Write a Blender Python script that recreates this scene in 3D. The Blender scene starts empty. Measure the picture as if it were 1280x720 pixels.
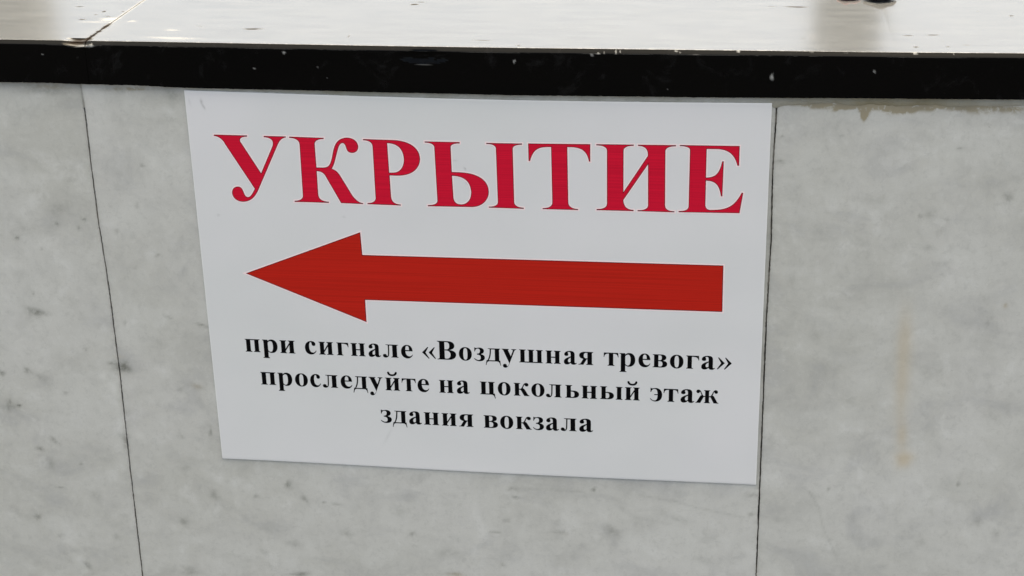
import bpy, math, random, re
import numpy as np
from mathutils import Matrix, Vector, noise

random.seed(4)
rng = np.random.default_rng(7)
S = bpy.context.scene
COL = S.collection
Z0 = 0.965                      # height of the sign's upper left corner above the ground (m)

# ------------------------------------------------------------------ camera
RIGHT = Vector((0.99091358, 0.13283202, -0.02111705))
UP = -Vector((0.03275664, -0.39061428, -0.91997146))
BACK = -Vector((-0.13045029, 0.91092049, -0.39141613))
cam_d = bpy.data.cameras.new('camera')
cam = bpy.data.objects.new('camera', cam_d)
COL.objects.link(cam)
cam.matrix_world = Matrix(((RIGHT.x, UP.x, BACK.x, 0.39534), (RIGHT.y, UP.y, BACK.y, -1.11523),
                           (RIGHT.z, UP.z, BACK.z, 0.33285 + Z0), (0, 0, 0, 1)))
cam_d.sensor_width = 36.0
cam_d.lens = 2071.07 / 1280 * 36.0
cam_d.clip_start = 0.02
cam_d.clip_end = 900
S.camera = cam
S.render.resolution_x = 1024
S.render.resolution_y = 576

# ------------------------------------------------------------------ sky, sun, exposure
SUN_EL, SUN_AZ = math.radians(76), math.radians(8)       # high behind the wall, spread wide by thin cloud
W = bpy.data.worlds.new('World')
S.world = W
W.use_nodes = True
wn = W.node_tree
bg = wn.nodes['Background']
sky = wn.nodes.new('ShaderNodeTexSky')
sky.sky_type = 'NISHITA'
sky.sun_disc = False
sky.sun_elevation = SUN_EL
sky.sun_rotation = SUN_AZ
sky.air_density = 0.5
sky.dust_density = 5.0
sky.ozone_density = 0.3
wn.links.new(sky.outputs[0], bg.inputs[0])
bg.inputs[1].default_value = 0.15
sun_d = bpy.data.lights.new('sun', 'SUN')
sun_d.energy = 1.15
sun_d.angle = math.radians(110)
sun_d.color = (1, 0.985, 0.97)
sun = bpy.data.objects.new('sun', sun_d)
COL.objects.link(sun)
sd = Vector((math.sin(SUN_AZ) * math.cos(SUN_EL), math.cos(SUN_AZ) * math.cos(SUN_EL), math.sin(SUN_EL)))
sun.rotation_euler = sd.to_track_quat('Z', 'Y').to_euler()
sun.location = (1, 3, 5)
S.view_settings.view_transform = 'Standard'
S.view_settings.look = 'None'
S.view_settings.gamma = 1
S.view_settings.use_curve_mapping = False
S.view_settings.use_white_balance = True
S.view_settings.white_balance_temperature = 8000
S.view_settings.white_balance_tint = 1
S.view_settings.exposure = 1.76

# ------------------------------------------------------------------ measured shapes (millimetres)
BIG = [('У','M19.07,-32.08 L44.02,-32.19 L43.94,-33.12 Q37.69,-33.35 38.48,-36.87 L52.16,-60.95 L62.42,-39.69 Q64.47,-33.51 56.36,-33.31 L56.45,-32.29 L72.94,-32.30 L72.78,-33.23 Q69.29,-33.59 66.85,-37.91 L48.93,-74.14 C45.94,-79.95 42.39,-83.50 36.32,-83.67 C30.73,-83.63 28.31,-79.47 28.80,-76.11 C29.34,-73.23 31.32,-71.84 33.65,-71.78 C38.76,-71.74 36.65,-79.92 40.66,-79.81 C42.71,-79.75 44.37,-76.65 46.32,-73.25 L26.87,-39.28 Q24.44,-33.64 18.97,-33.10 Z'),('К','M75.39,-32.41 L101.02,-32.77 L100.87,-33.70 Q94.33,-34.03 94.00,-37.56 L94.12,-55.46 L99.23,-55.43 C101.97,-55.27 103.40,-54.30 104.45,-52.21 C106.54,-47.96 106.69,-42.84 108.99,-38.15 C111.07,-33.94 114.78,-32.29 118.39,-32.21 C122.88,-32.29 126.32,-34.98 126.08,-39.15 C125.91,-41.93 124.01,-43.64 121.29,-43.80 C117.23,-43.71 117.41,-40.73 116.65,-38.44 C116.12,-36.87 115.25,-36.34 114.33,-36.55 C111.78,-36.97 110.83,-41.81 109.60,-45.56 C108.21,-50.25 107.06,-54.02 105.47,-56.12 C108.21,-57.27 109.52,-58.18 111.16,-60.95 L119.76,-76.78 Q123.56,-82.09 127.21,-82.18 L127.16,-82.94 L110.71,-82.64 L100.18,-61.70 Q98.57,-58.45 94.10,-58.37 L93.99,-76.05 Q94.06,-81.76 101.59,-81.84 L101.53,-82.70 L75.74,-82.65 L75.81,-81.69 Q81.92,-81.53 82.28,-77.79 L82.68,-38.27 Q82.58,-33.55 75.32,-33.34 Z'),('Р','M129.95,-33.06 L152.34,-33.30 C163.94,-33.69 171.30,-38.58 171.10,-47.36 C170.35,-56.20 162.71,-60.31 153.70,-60.35 L148.11,-60.30 L148.37,-76.48 Q148.53,-82.35 155.33,-82.54 L155.30,-83.30 L130.46,-82.95 L130.51,-82.09 Q136.45,-81.73 136.74,-78.22 L136.65,-38.45 Q136.36,-34.02 129.90,-33.98 Z M147.56,-35.80 L147.94,-58.15 L151.56,-57.97 C156.54,-57.47 159.02,-52.75 159.17,-47.64 C159.01,-39.78 154.91,-35.73 147.56,-35.80 Z'),('Ы','M175.03,-33.82 L200.44,-33.78 L200.41,-34.83 Q193.89,-34.97 193.79,-37.78 L193.97,-56.46 C203.08,-56.50 208.17,-56.82 213.19,-59.35 C218.21,-61.89 220.65,-65.82 220.49,-71.63 C219.90,-77.91 215.07,-82.54 208.21,-83.00 L175.35,-83.29 L175.38,-82.39 Q182.29,-82.19 182.50,-78.94 L181.82,-38.05 Q181.36,-34.73 174.99,-34.70 Z M194.03,-59.39 L194.47,-75.91 C194.76,-79.95 197.11,-81.42 200.55,-81.14 C204.86,-80.57 207.54,-76.90 207.55,-71.08 C207.11,-63.51 202.98,-59.43 194.03,-59.39 Z M219.57,-33.96 L245.41,-33.82 L245.31,-34.69 Q238.69,-35.01 238.63,-38.07 L238.88,-78.28 Q239.14,-82.31 245.77,-82.48 L245.75,-83.29 L220.19,-83.11 L220.21,-82.30 Q226.78,-82.21 226.87,-78.61 L226.45,-37.91 Q226.11,-34.69 219.55,-34.75 Z'),('Т','M249.73,-33.67 L294.06,-33.22 L294.03,-46.23 L293.07,-46.26 C291.62,-37.91 287.29,-35.73 279.46,-35.82 L277.72,-35.86 L278.09,-77.41 Q278.23,-82.09 285.20,-82.36 L285.11,-83.11 L259.44,-83.18 L259.45,-82.33 Q266.10,-82.15 266.50,-78.20 L266.12,-36.03 C257.65,-36.13 253.70,-36.95 250.90,-46.81 L249.85,-46.83 Z'),('И','M298.28,-33.15 L324.74,-32.85 L324.75,-33.74 Q317.70,-34.00 317.63,-37.55 L317.69,-68.52 L334.68,-41.11 Q335.26,-33.70 327.75,-33.77 L327.75,-32.88 L354.40,-32.58 L354.42,-33.46 Q347.14,-33.73 347.10,-37.37 L347.43,-77.81 Q347.68,-82.16 354.13,-82.08 L354.15,-82.89 L327.89,-82.83 L327.89,-82.01 Q335.03,-82.01 335.28,-78.15 L334.94,-47.35 L317.63,-74.59 Q318.15,-81.99 325.02,-81.89 L325.03,-82.81 L298.51,-82.85 L298.51,-81.93 Q305.51,-81.83 305.89,-77.95 L305.84,-37.83 Q305.65,-33.97 298.28,-34.04 Z'),('Е','M357.09,-32.44 L398.75,-32.21 L398.80,-46.79 L397.61,-46.82 C395.38,-38.21 390.62,-34.91 382.97,-34.90 L375.91,-34.98 L375.92,-56.08 C382.26,-55.91 385.18,-53.38 386.88,-43.82 L388.07,-43.79 L387.79,-69.87 L386.76,-69.89 C385.40,-61.13 382.32,-58.47 375.98,-58.45 L376.00,-77.01 Q376.43,-80.43 379.89,-80.33 C390.23,-80.04 396.20,-78.29 401.24,-66.75 L402.36,-66.90 L400.20,-82.25 L357.15,-82.74 L357.14,-81.81 Q363.91,-81.80 364.10,-78.27 L364.25,-35.78 Q363.77,-33.27 357.11,-33.25 Z')]
ARROW = 'M33.58,-141.04 L123.73,-105.12 L124.31,-123.15 L390.04,-122.72 L390.28,-159.34 L124.36,-159.51 L124.43,-177.80 Z'
LINES = [[('п',27.93,39.71,-206.34),('р',41.55,53.46,-206.37),('и',55.37,67.21,-206.4),('с',75.01,83.91,-206.38),('и',85.86,97.12,-206.37),('г',99.81,109.14,-206.41),('н',110.85,122.0,-206.45),('а',124.48,134.11,-206.48),('л',135.54,147.61,-206.52),('е',149.73,158.73,-206.55),('«',165.94,176.54,-206.59),('В',177.65,192.02,-206.61),('о',194.16,204.06,-206.57),('з',205.71,213.94,-206.54),('д',214.52,226.17,-206.5),('у',226.85,237.99,-206.47),('ш',240.02,257.89,-206.42),('н',260.01,271.36,-206.45),('а',273.76,283.46,-206.41),('я',284.6,295.83,-206.38),('т',303.56,314.71,-206.32),('р',315.42,327.18,-206.28),('е',329.5,338.41,-206.24),('в',340.13,350.91,-206.2),('о',352.86,362.91,-206.22),('г',364.96,374.41,-206.23),('а',376.0,386.19,-206.17),('»',387.55,398.43,-206.1)],[('п',37.92,49.9,-234.04),('р',51.53,62.96,-234.1),('о',65.18,75.3,-234.17),('с',77.13,85.53,-234.23),('л',86.92,98.84,-234.29),('е',101.14,110.19,-234.36),('д',110.86,122.41,-234.43),('у',123.22,134.2,-234.5),('й',136.12,147.43,-234.58),('т',148.89,159.95,-234.62),('е',161.19,170.25,-234.65),('н',177.91,189.06,-234.7),('а',191.54,201.54,-234.67),('ц',209.5,221.38,-234.62),('о',223.11,232.97,-234.59),('к',235.31,247.24,-234.56),('о',248.8,258.86,-234.57),('л',259.94,271.76,-234.58),('ь',274.67,285.03,-234.56),('н',286.94,298.62,-234.54),('ы',300.98,317.82,-234.44),('й',319.62,330.75,-234.4),('э',338.43,347.52,-234.38),('т',348.58,359.6,-234.37),('а',361.25,371.6,-234.32),('ж',372.38,389.49,-234.26)],[('з',131.05,139.68,-262.63),('д',140.21,151.67,-262.71),('а',153.31,163.28,-262.8),('н',164.98,176.81,-262.89),('и',178.88,190.49,-262.98),('я',192.18,203.45,-263.1),('в',211.53,222.47,-263.22),('о',224.26,234.39,-263.2),('к',236.44,248.6,-263.18),('з',249.56,257.98,-263.08),('а',259.52,269.52,-262.98),('л',270.87,282.95,-262.87),('а',285.0,295.67,-262.81)]]
SHEET_TOP = [[-0.11,0.82],[47.45,-0.12],[100.43,-0.7],[158.6,-1.47],[216.06,-2.11],[267.18,-2.15],[317.72,-1.84],[367.68,-1.48],[419.78,-0.95]]
SHEET_BOT = [[0.59,-301.36],[67.03,-301.31],[131.29,-301.76],[213.63,-302.75],[269.87,-302.4],[307.01,-302.56],[362.19,-302.28],[419.75,-302.04]]
COP_BOT = [[-163.08,5.14],[-138.43,4.96],[-107.75,5.12],[-77.37,4.63],[-35.09,4.34],[0.75,3.18],[54.16,2.93],[101.13,2.82],[147.61,2.36],[193.64,2.31],[239.19,1.97],[284.3,2.27],[328.95,2.63],[373.14,2.87],[416.87,3.33],[460.15,4.01],[503.0,4.41],[545.41,4.8],[587.39,5.25],[608.22,5.52]]
COP_TOP = [[-157.94,37.67],[-133.56,37.59],[-73.15,37.4],[-13.51,37.33],[57.02,36.96],[149.4,36.51],[239.93,36.36],[328.64,36.66],[415.57,36.9],[500.77,37.02],[584.24,37.8],[604.85,37.99]]
JL = [[-78.08,3.33],[-77.67,-17.26],[-78.05,-54.3],[-77.98,-98.64],[-76.33,-157.46],[-76.28,-232.44],[-77.74,-318.37],[-78.61,-415.05]]
JR = [[423.02,-13.19],[422.23,-48.27],[423.27,-102.43],[422.3,-165.05],[422.46,-230.29],[422.63,-298.33],[422.8,-369.38]]
SPOTS = [[-137.97,-179.91,10.46,4.79,-20.0,0.75],[-95.69,-70.45,5.01,3.17,-0.0,0.35],[-89.04,-101.54,2.53,1.62,-20.0,0.8],[-111.12,-106.06,1.91,1.95,-0.0,0.6],[-94.39,-108.8,1.59,1.95,-0.0,0.6],[-144.77,-118.8,2.57,1.97,-0.0,0.7],[-109.55,-94.41,12.66,9.06,-0.0,0.25],[-139.41,-112.76,16.65,13.15,-0.0,0.2],[-137.74,-164.35,1.3,2.71,-0.0,0.5],[-101.67,-210.64,1.97,2.08,-0.0,0.5],[-38.32,-57.72,3.08,1.56,-0.0,0.6],[-46.25,-89.43,3.12,2.56,-0.0,0.35],[-64.34,-110.48,2.52,2.6,-0.0,0.35],[-34.41,-129.01,2.52,1.96,-0.0,0.5],[-53.31,-140.12,1.9,1.98,-0.0,0.3],[-30.45,-180.54,3.2,1.35,-15.0,0.45],[-6.16,-185.66,5.73,1.35,-14.0,0.45],[-126.04,-126.73,2.57,1.32,-0.0,0.3],[-67.0,-186.68,1.94,2.04,-0.0,0.4],[-72.75,-224.63,7.85,6.99,-30.0,1.0],[-81.5,-221.54,5.89,2.79,-0.0,0.5],[-173.55,-234.62,2.68,3.55,-0.0,0.8],[-152.4,-230.88,4.0,3.53,-0.0,0.6],[-141.29,-236.71,8.66,3.54,-35.0,0.3],[-123.12,-249.29,4.66,1.78,-0.0,0.4],[-171.15,-263.63,8.78,6.5,-0.0,0.4],[-171.4,-260.78,1.35,6.49,-10.0,0.6],[-163.61,-262.56,2.02,1.8,-0.0,0.9],[-138.9,-292.35,5.42,2.56,-35.0,0.6],[-151.56,-301.01,5.44,2.58,-0.0,0.6],[-143.85,-313.81,4.77,6.69,-0.0,0.35],[-118.77,-313.22,2.04,1.85,-0.0,0.5],[-139.34,-335.79,6.17,1.5,-10.0,0.5],[-162.52,-364.94,3.47,3.83,-0.0,0.7],[-96.49,-380.02,4.13,4.61,-0.0,0.35],[-125.5,-408.75,5.59,3.13,-30.0,0.6],[-78.44,-290.01,4.68,8.74,-0.0,0.5],[-144.06,-381.38,6.26,3.09,-0.0,0.25],[-28.53,-242.16,3.26,2.11,-0.0,0.35],[-14.59,-238.74,6.49,2.8,-20.0,0.45],[-7.42,-278.56,1.31,6.46,-5.0,0.7],[-31.54,-284.05,3.3,2.16,-0.0,0.35],[-9.58,-335.95,8.0,4.45,-50.0,0.4],[24.93,-334.74,3.31,2.22,-0.0,0.5],[52.13,-322.98,3.28,4.39,-0.0,0.7],[64.94,-335.41,1.97,6.64,40.0,0.55],[90.21,-338.36,4.58,1.84,-0.0,0.45],[97.01,-365.28,5.92,4.49,-0.0,0.35],[-37.55,-362.12,5.41,4.54,-0.0,0.5],[-36.91,-409.25,9.59,4.66,-0.0,0.45],[55.84,-406.32,10.74,3.08,-0.0,0.7],[-31.79,-312.24,4.66,3.67,-0.0,0.3],[80.48,-337.46,1.96,1.47,-0.0,0.6],[53.95,-377.63,9.32,5.3,-0.0,0.28],[234.99,-324.32,3.78,1.44,-5.0,0.7],[232.63,-316.57,6.29,2.15,-0.0,0.45],[295.78,-313.77,2.48,2.13,-0.0,0.9],[150.65,-362.04,2.6,2.23,-0.0,0.55],[217.76,-356.52,4.47,1.47,-0.0,0.55],[268.62,-353.45,6.32,2.92,-0.0,0.4],[310.12,-350.22,10.0,5.81,-20.0,0.4],[222.8,-386.51,4.51,2.24,-10.0,0.45],[227.59,-344.98,3.81,2.19,-0.0,0.35],[417.07,-328.83,3.64,2.83,-0.0,0.4],[417.69,-311.88,4.83,2.8,-0.0,0.4],[184.93,-397.94,7.82,2.27,-0.0,0.6],[583.97,-65.91,4.29,4.7,-0.0,0.55],[548.72,-31.25,4.81,1.44,-0.0,0.5],[531.99,-79.81,6.54,3.58,-0.0,0.35],[539.56,-92.78,3.83,3.01,-0.0,0.3],[532.81,-105.09,4.95,3.03,-0.0,0.3],[544.76,-116.89,5.51,4.89,-0.0,0.25],[544.86,-83.62,2.72,2.39,-0.0,0.3],[589.91,-147.35,1.65,1.55,-0.0,0.6],[578.94,-160.88,2.22,4.38,-20.0,0.4],[474.36,-303.12,1.49,2.77,-0.0,0.6],[569.22,-293.73,1.45,3.41,-0.0,0.6],[585.91,-325.24,3.5,6.95,-0.0,0.35],[600.26,-334.86,2.92,3.49,-0.0,0.35],[525.53,-81.19,2.19,1.79,-0.0,0.4],[427.02,-43.43,4.42,1.77,-0.0,0.6],[468.3,-23.8,1.63,1.74,-0.0,0.4],[427.36,-25.27,1.65,1.75,-0.0,0.5],[-103.75,-1.35,23.29,5.47,-0.0,0.4],[-48.72,0.23,27.22,3.02,-0.0,0.35],[-9.83,-2.67,8.42,7.23,-0.0,0.35],[27.25,-386.83,6.72,3.05,-20.0,0.3],[141.85,-342.7,9.06,5.14,-0.0,0.2],[179.17,-377.35,12.96,5.98,-15.0,0.22],[362.78,-337.01,11.07,4.29,-15.0,0.25],[382.09,-371.96,9.91,5.84,-0.0,0.2],[-180.66,-361.45,10.45,4.6,-20.0,0.2],[-109.6,-342.33,8.19,6.02,-0.0,0.2],[-40.57,-203.31,7.74,5.5,-0.0,0.2],[-17.93,-22.16,8.49,5.5,-0.0,0.15],[458.48,-176.43,6.87,6.41,-0.0,0.18],[491.84,-70.2,10.97,5.36,-0.0,0.15],[588.43,-235.68,9.06,7.89,-0.0,0.16],[484.31,-227.41,8.1,5.95,-0.0,0.16],[540.35,-205.22,6.81,5.83,-0.0,0.14],[545.11,-347.39,7.11,5.66,-0.0,0.2],[439.28,-132.85,3.97,7.5,-0.0,0.2]]
LIGHTS = [[-30.45,-53.17,8.6,10.0,-0.0,0.3],[-112.85,-67.73,6.29,8.91,-0.0,0.25],[323.29,-357.41,8.74,16.06,-0.0,0.35],[296.96,-355.38,6.28,2.18,-0.0,0.4],[66.6,-233.01,6.36,2.77,-0.0,0.1],[-39.3,-122.01,2.52,0.65,-0.0,0.8],[34.07,-303.66,7.85,0.72,-5.0,0.5],[155.69,-321.58,6.41,1.45,-10.0,0.5],[-90.75,-233.08,4.61,7.04,-0.0,0.5],[-82.8,-243.23,3.96,8.5,-0.0,0.45],[-65.94,-285.06,7.98,5.8,-0.0,0.3],[539.57,-51.23,16.15,14.68,-0.0,0.2],[493.94,-17.48,13.99,5.75,-0.0,0.25],[-154.98,-140.22,10.38,16.1,-0.0,0.35],[117.51,-315.03,12.89,5.79,-0.0,0.2]]
RUST = [[528.1,-274.81,8.14,8.82,-0.0,1.0],[528.1,-274.81,4.07,4.74,-0.0,-0.25],[525.58,-255.38,5.21,16.12,-0.0,0.5],[522.15,-206.03,7.41,52.69,-0.0,0.55],[521.39,-170.72,7.32,22.97,-0.0,0.3],[589.91,-147.35,2.2,2.48,-0.0,0.5],[-14.59,-238.74,5.84,2.8,-20.0,0.3],[-74.29,-215.7,5.22,2.08,-0.0,0.2],[184.93,-397.94,7.82,2.27,-0.0,0.4]]
OLIVE = [[455.14,-1.07,12.96,3.42,-0.0,0.6],[467.62,-1.98,5.39,3.99,-0.0,1.1],[473.52,-1.29,4.31,3.42,-0.0,0.7],[482.23,-2.84,4.3,5.7,-0.0,1.2],[482.51,-7.4,2.15,4.57,-0.0,0.9],[501.51,-1.9,9.62,4.55,-0.0,1.0],[514.34,-1.65,9.59,3.97,-0.0,0.9],[530.27,-0.78,8.49,3.96,-0.0,0.8],[438.85,-0.81,15.18,3.43,-0.0,0.5],[548.87,-0.99,15.84,4.52,-0.0,0.7],[577.97,-1.56,20.97,4.51,-0.0,0.6],[487.4,0.68,32.07,3.98,-0.0,0.8],[11.78,3.69,35.73,2.99,-0.0,0.3],[-42.58,0.94,18.14,2.41,-0.0,0.5],[-103.34,1.68,24.49,3.64,-0.0,0.4]]
VEINS = [[[331.06,-316.76],[356.34,-320.29],[381.0,-326.67],[411.7,-331.99]],[[244.58,-315.91],[263.38,-315.58],[286.45,-316.42]],[[460.2,-306.69],[468.14,-321.63],[471.96,-337.64],[483.61,-363.37]],[[-10.49,-184.48],[0.65,-187.41]]]
MORTAR = [[-3.47,0.74],[11.43,0.11],[41.24,0.34],[67.82,-0.37],[100.14,-0.97],[146.78,-1.6],[192.95,-2.52],[238.69,-2.84],[283.98,-2.57],[328.81,-2.31],[384.19,-1.84],[418.19,-1.77],[420.51,-5.17],[430.78,-2.97],[444.36,-2.42],[448.64,-1.2],[462.69,-0.64],[471.4,-1.9],[479.51,-2.32],[487.5,-1.03],[497.23,-1.98],[509.04,-2.32],[519.63,-0.98],[530.29,-1.06],[540.97,-1.71],[564.71,-0.69],[577.92,-1.0],[593.59,-0.13],[614.53,-0.29]]
TOPJOINT = [[-70.32,4.87],[-70.3,25.69],[-70.02,44.78],[-69.73,64.41],[-69.27,94.96],[-69.8,124.13]]
PITS = [[42.4,40.06,7.15,2.1,1.0],[147.15,122.99,3.11,2.35,1.0],[150.66,131.07,4.37,1.32,0.7],[437.96,126.68,8.29,1.78,1.0],[419.59,127.38,5.94,1.02,0.5],[512.67,44.36,4.39,1.11,0.7],[529.8,46.57,4.93,1.12,0.9],[590.71,103.1,1.7,1.69,0.9],[568.64,116.64,0.69,1.24,0.7],[215.89,18.6,7.95,1.33,0.6],[118.07,23.7,0.58,4.52,0.6],[243.26,5.73,2.8,2.16,0.5],[-113.49,100.81,4.48,1.3,0.7],[-88.6,86.31,1.58,3.04,0.8],[-73.48,87.01,1.26,1.52,0.8],[-96.06,60.67,3.1,1.46,0.8],[-91.11,75.97,2.5,1.25,0.6],[-79.89,71.44,3.74,1.24,0.6],[515.47,13.78,2.68,2.12,0.6],[536.85,14.93,2.13,2.12,0.5],[549.6,19.83,4.28,4.28,0.3],[0.52,45.84,4.22,1.18,0.5],[7.23,22.63,0.59,1.37,0.5],[444.03,51.63,3.91,2.27,0.2],[440.74,33.58,2.76,3.32,0.25],[290.79,50.81,17.22,3.47,0.12],[266.02,66.02,34.94,4.75,0.08],[342.65,46.52,11.34,4.57,0.1],[357.95,94.56,17.58,3.68,0.1],[85.72,69.38,24.13,3.65,0.06],[534.64,29.74,2.7,1.74,0.3],[562.16,18.39,2.66,1.28,0.3]]
PALE = [[-75.47,62.9,6.18,4.9,1.0],[-56.0,57.65,3.07,2.91,0.6],[-85.86,53.75,9.84,2.42,0.4],[-9.17,10.32,17.62,3.36,0.5],[-16.73,33.09,5.99,2.32,0.5],[446.4,38.3,4.42,6.7,0.1]]
PETAL = [[491.85,151.22],[500.93,136.12],[512.23,145.61],[473.53,142.62]]
CHIP = [177.56,28.88]
FRONTCHIPS = [[76.88,30.28,1.17,1.16,0.8],[77.6,32.03,2.33,0.46,0.6],[100.57,20.17,0.7,0.88,0.5],[107.04,12.68,1.16,0.59,0.35],[295.57,31.78,1.66,0.85,0.7],[300.0,32.97,1.66,0.57,0.6],[303.87,33.6,0.55,0.57,0.8],[312.15,34.28,0.55,1.41,0.7],[314.91,34.32,0.55,0.85,0.6],[353.3,34.88,1.09,0.45,0.7],[356.04,34.36,1.09,0.45,0.5],[395.66,35.5,1.62,0.67,0.9],[241.4,26.41,1.12,1.43,0.8],[347.7,8.13,1.1,0.57,0.4],[418.99,18.45,1.08,3.39,0.8],[487.4,22.94,0.8,1.67,0.7],[513.5,35.83,1.58,0.83,0.95],[538.66,35.92,0.52,0.55,0.7],[-102.97,26.47,1.22,0.59,0.5],[-70.73,32.85,6.62,0.59,0.9],[-65.24,33.51,1.2,1.47,0.7],[54.28,18.26,1.18,0.88,0.6],[380.6,11.57,1.64,2.28,0.12],[373.49,10.87,5.47,4.56,0.08],[146.66,6.33,5.78,1.76,0.1],[-76.62,24.49,3.63,4.16,0.12],[-67.72,32.89,2.41,3.54,0.15],[534.49,9.2,2.11,0.56,0.15],[544.79,24.98,1.57,2.21,0.12],[177.32,23.12,11.4,0.58,0.25],[445.11,35.66,3.2,0.56,0.3],[469.11,35.45,4.25,0.55,0.2],[366.96,33.39,3.27,0.56,0.2]]
SHEETMARKS = [[12.18,-7.94,0.96,3.01,15.0,0.5],[13.63,-11.52,0.72,2.41,30.0,0.4],[3.24,-7.51,0.6,3.62,5.0,0.2],[203.5,-53.87,0.58,1.21,-0.0,0.9],[204.49,-64.81,0.82,0.86,-0.0,0.7],[196.13,-48.0,2.91,0.61,-0.0,0.25],[16.61,-94.86,1.23,0.95,-0.0,0.3],[135.89,-274.34,0.95,9.88,-25.0,0.15],[112.21,-93.36,1.21,0.94,-0.0,0.2]]


# ------------------------------------------------------------------ helpers
def link(o, parent=None):
    COL.objects.link(o)
    if parent is not None:
        o.parent = parent
    return o

def thing(name, label, cat, loc):
    o = bpy.data.objects.new(name, None)
    o.empty_display_size = 0.05
    o.location = loc
    o['label'] = label
    o['category'] = cat
    return link(o)

def mesh_obj(name, verts, faces, mat, parent=None, smooth=False, seed=0.0, attrs=None, mats=None, fmat=None):
    """verts in world metres; they are stored relative to the parent's location"""
    v = np.asarray(verts, dtype=np.float64).reshape(-1, 3)
    if parent is not None:
        v = v - np.array(parent.location)
    me = bpy.data.meshes.new(name)
    me.from_pydata(v.tolist(), [], faces if isinstance(faces, list) else faces.tolist())
    for m in ([mat] if mats is None else mats):
        me.materials.append(m)
    if fmat is not None:
        me.polygons.foreach_set('material_index', np.asarray(fmat, dtype=np.int32))
    if smooth:
        me.polygons.foreach_set('use_smooth', np.ones(len(me.polygons), dtype=bool))
    for k, a in (attrs or {}).items():
        at = me.attributes.new(k, 'FLOAT', 'POINT')
        at.data.foreach_set('value', np.asarray(a, dtype=np.float32))
    me.update()
    o = bpy.data.objects.new(name, me)
    o['seed'] = float(seed)
    return link(o, parent)

def grid_faces(nr, nc, off=0, flip=False):
    i = np.arange(nr - 1)[:, None] * nc + np.arange(nc - 1)[None, :] + off
    a, b, c, d = i, i + 1, i + 1 + nc, i + nc
    f = np.stack([a, d, c, b] if flip else [a, b, c, d], -1).reshape(-1, 4)
    return f

def ell(X, Z, spots, jit=0.35, sharp=2.0):
    """sum of soft ellipses with an uneven rim: (x, z, rx, rz, angle, strength) in mm"""
    out = np.zeros_like(X)
    for k, s in enumerate(spots):
        x, z, rx, rz, an, st = s if len(s) == 6 else (s[0], s[1], s[2], s[3], 0, s[4])
        r = max(rx, rz) * 2.2
        m = (abs(X - x) < r) & (abs(Z - z) < r)
        if not m.any():
            continue
        dx, dz = X[m] - x, Z[m] - z
        ca, sa = math.cos(math.radians(an)), math.sin(math.radians(an))
        u, v = (dx * ca + dz * sa) / rx, (-dx * sa + dz * ca) / rz
        th = np.arctan2(v, u)
        w = 1 + jit * (np.sin(2 * th + k) * .5 + np.sin(3 * th + 2.1 * k) * .4 + np.sin(5 * th + k * .7) * .3)
        d = np.hypot(u, v) / w
        out[m] += st * np.exp(-(d ** 2) * sharp) 
    return out

def veins(X, Z, lines, width=1.0):
    out = np.zeros_like(X)
    for ln in lines:
        for (x0, z0), (x1, z1) in zip(ln[:-1], ln[1:]):
            L2 = (x1 - x0) ** 2 + (z1 - z0) ** 2
            t = np.clip(((X - x0) * (x1 - x0) + (Z - z0) * (z1 - z0)) / L2, 0, 1)
            d = np.hypot(X - x0 - t * (x1 - x0), Z - z0 - t * (z1 - z0))
            out = np.maximum(out, np.exp(-(d / width) ** 2))
    return out

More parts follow.
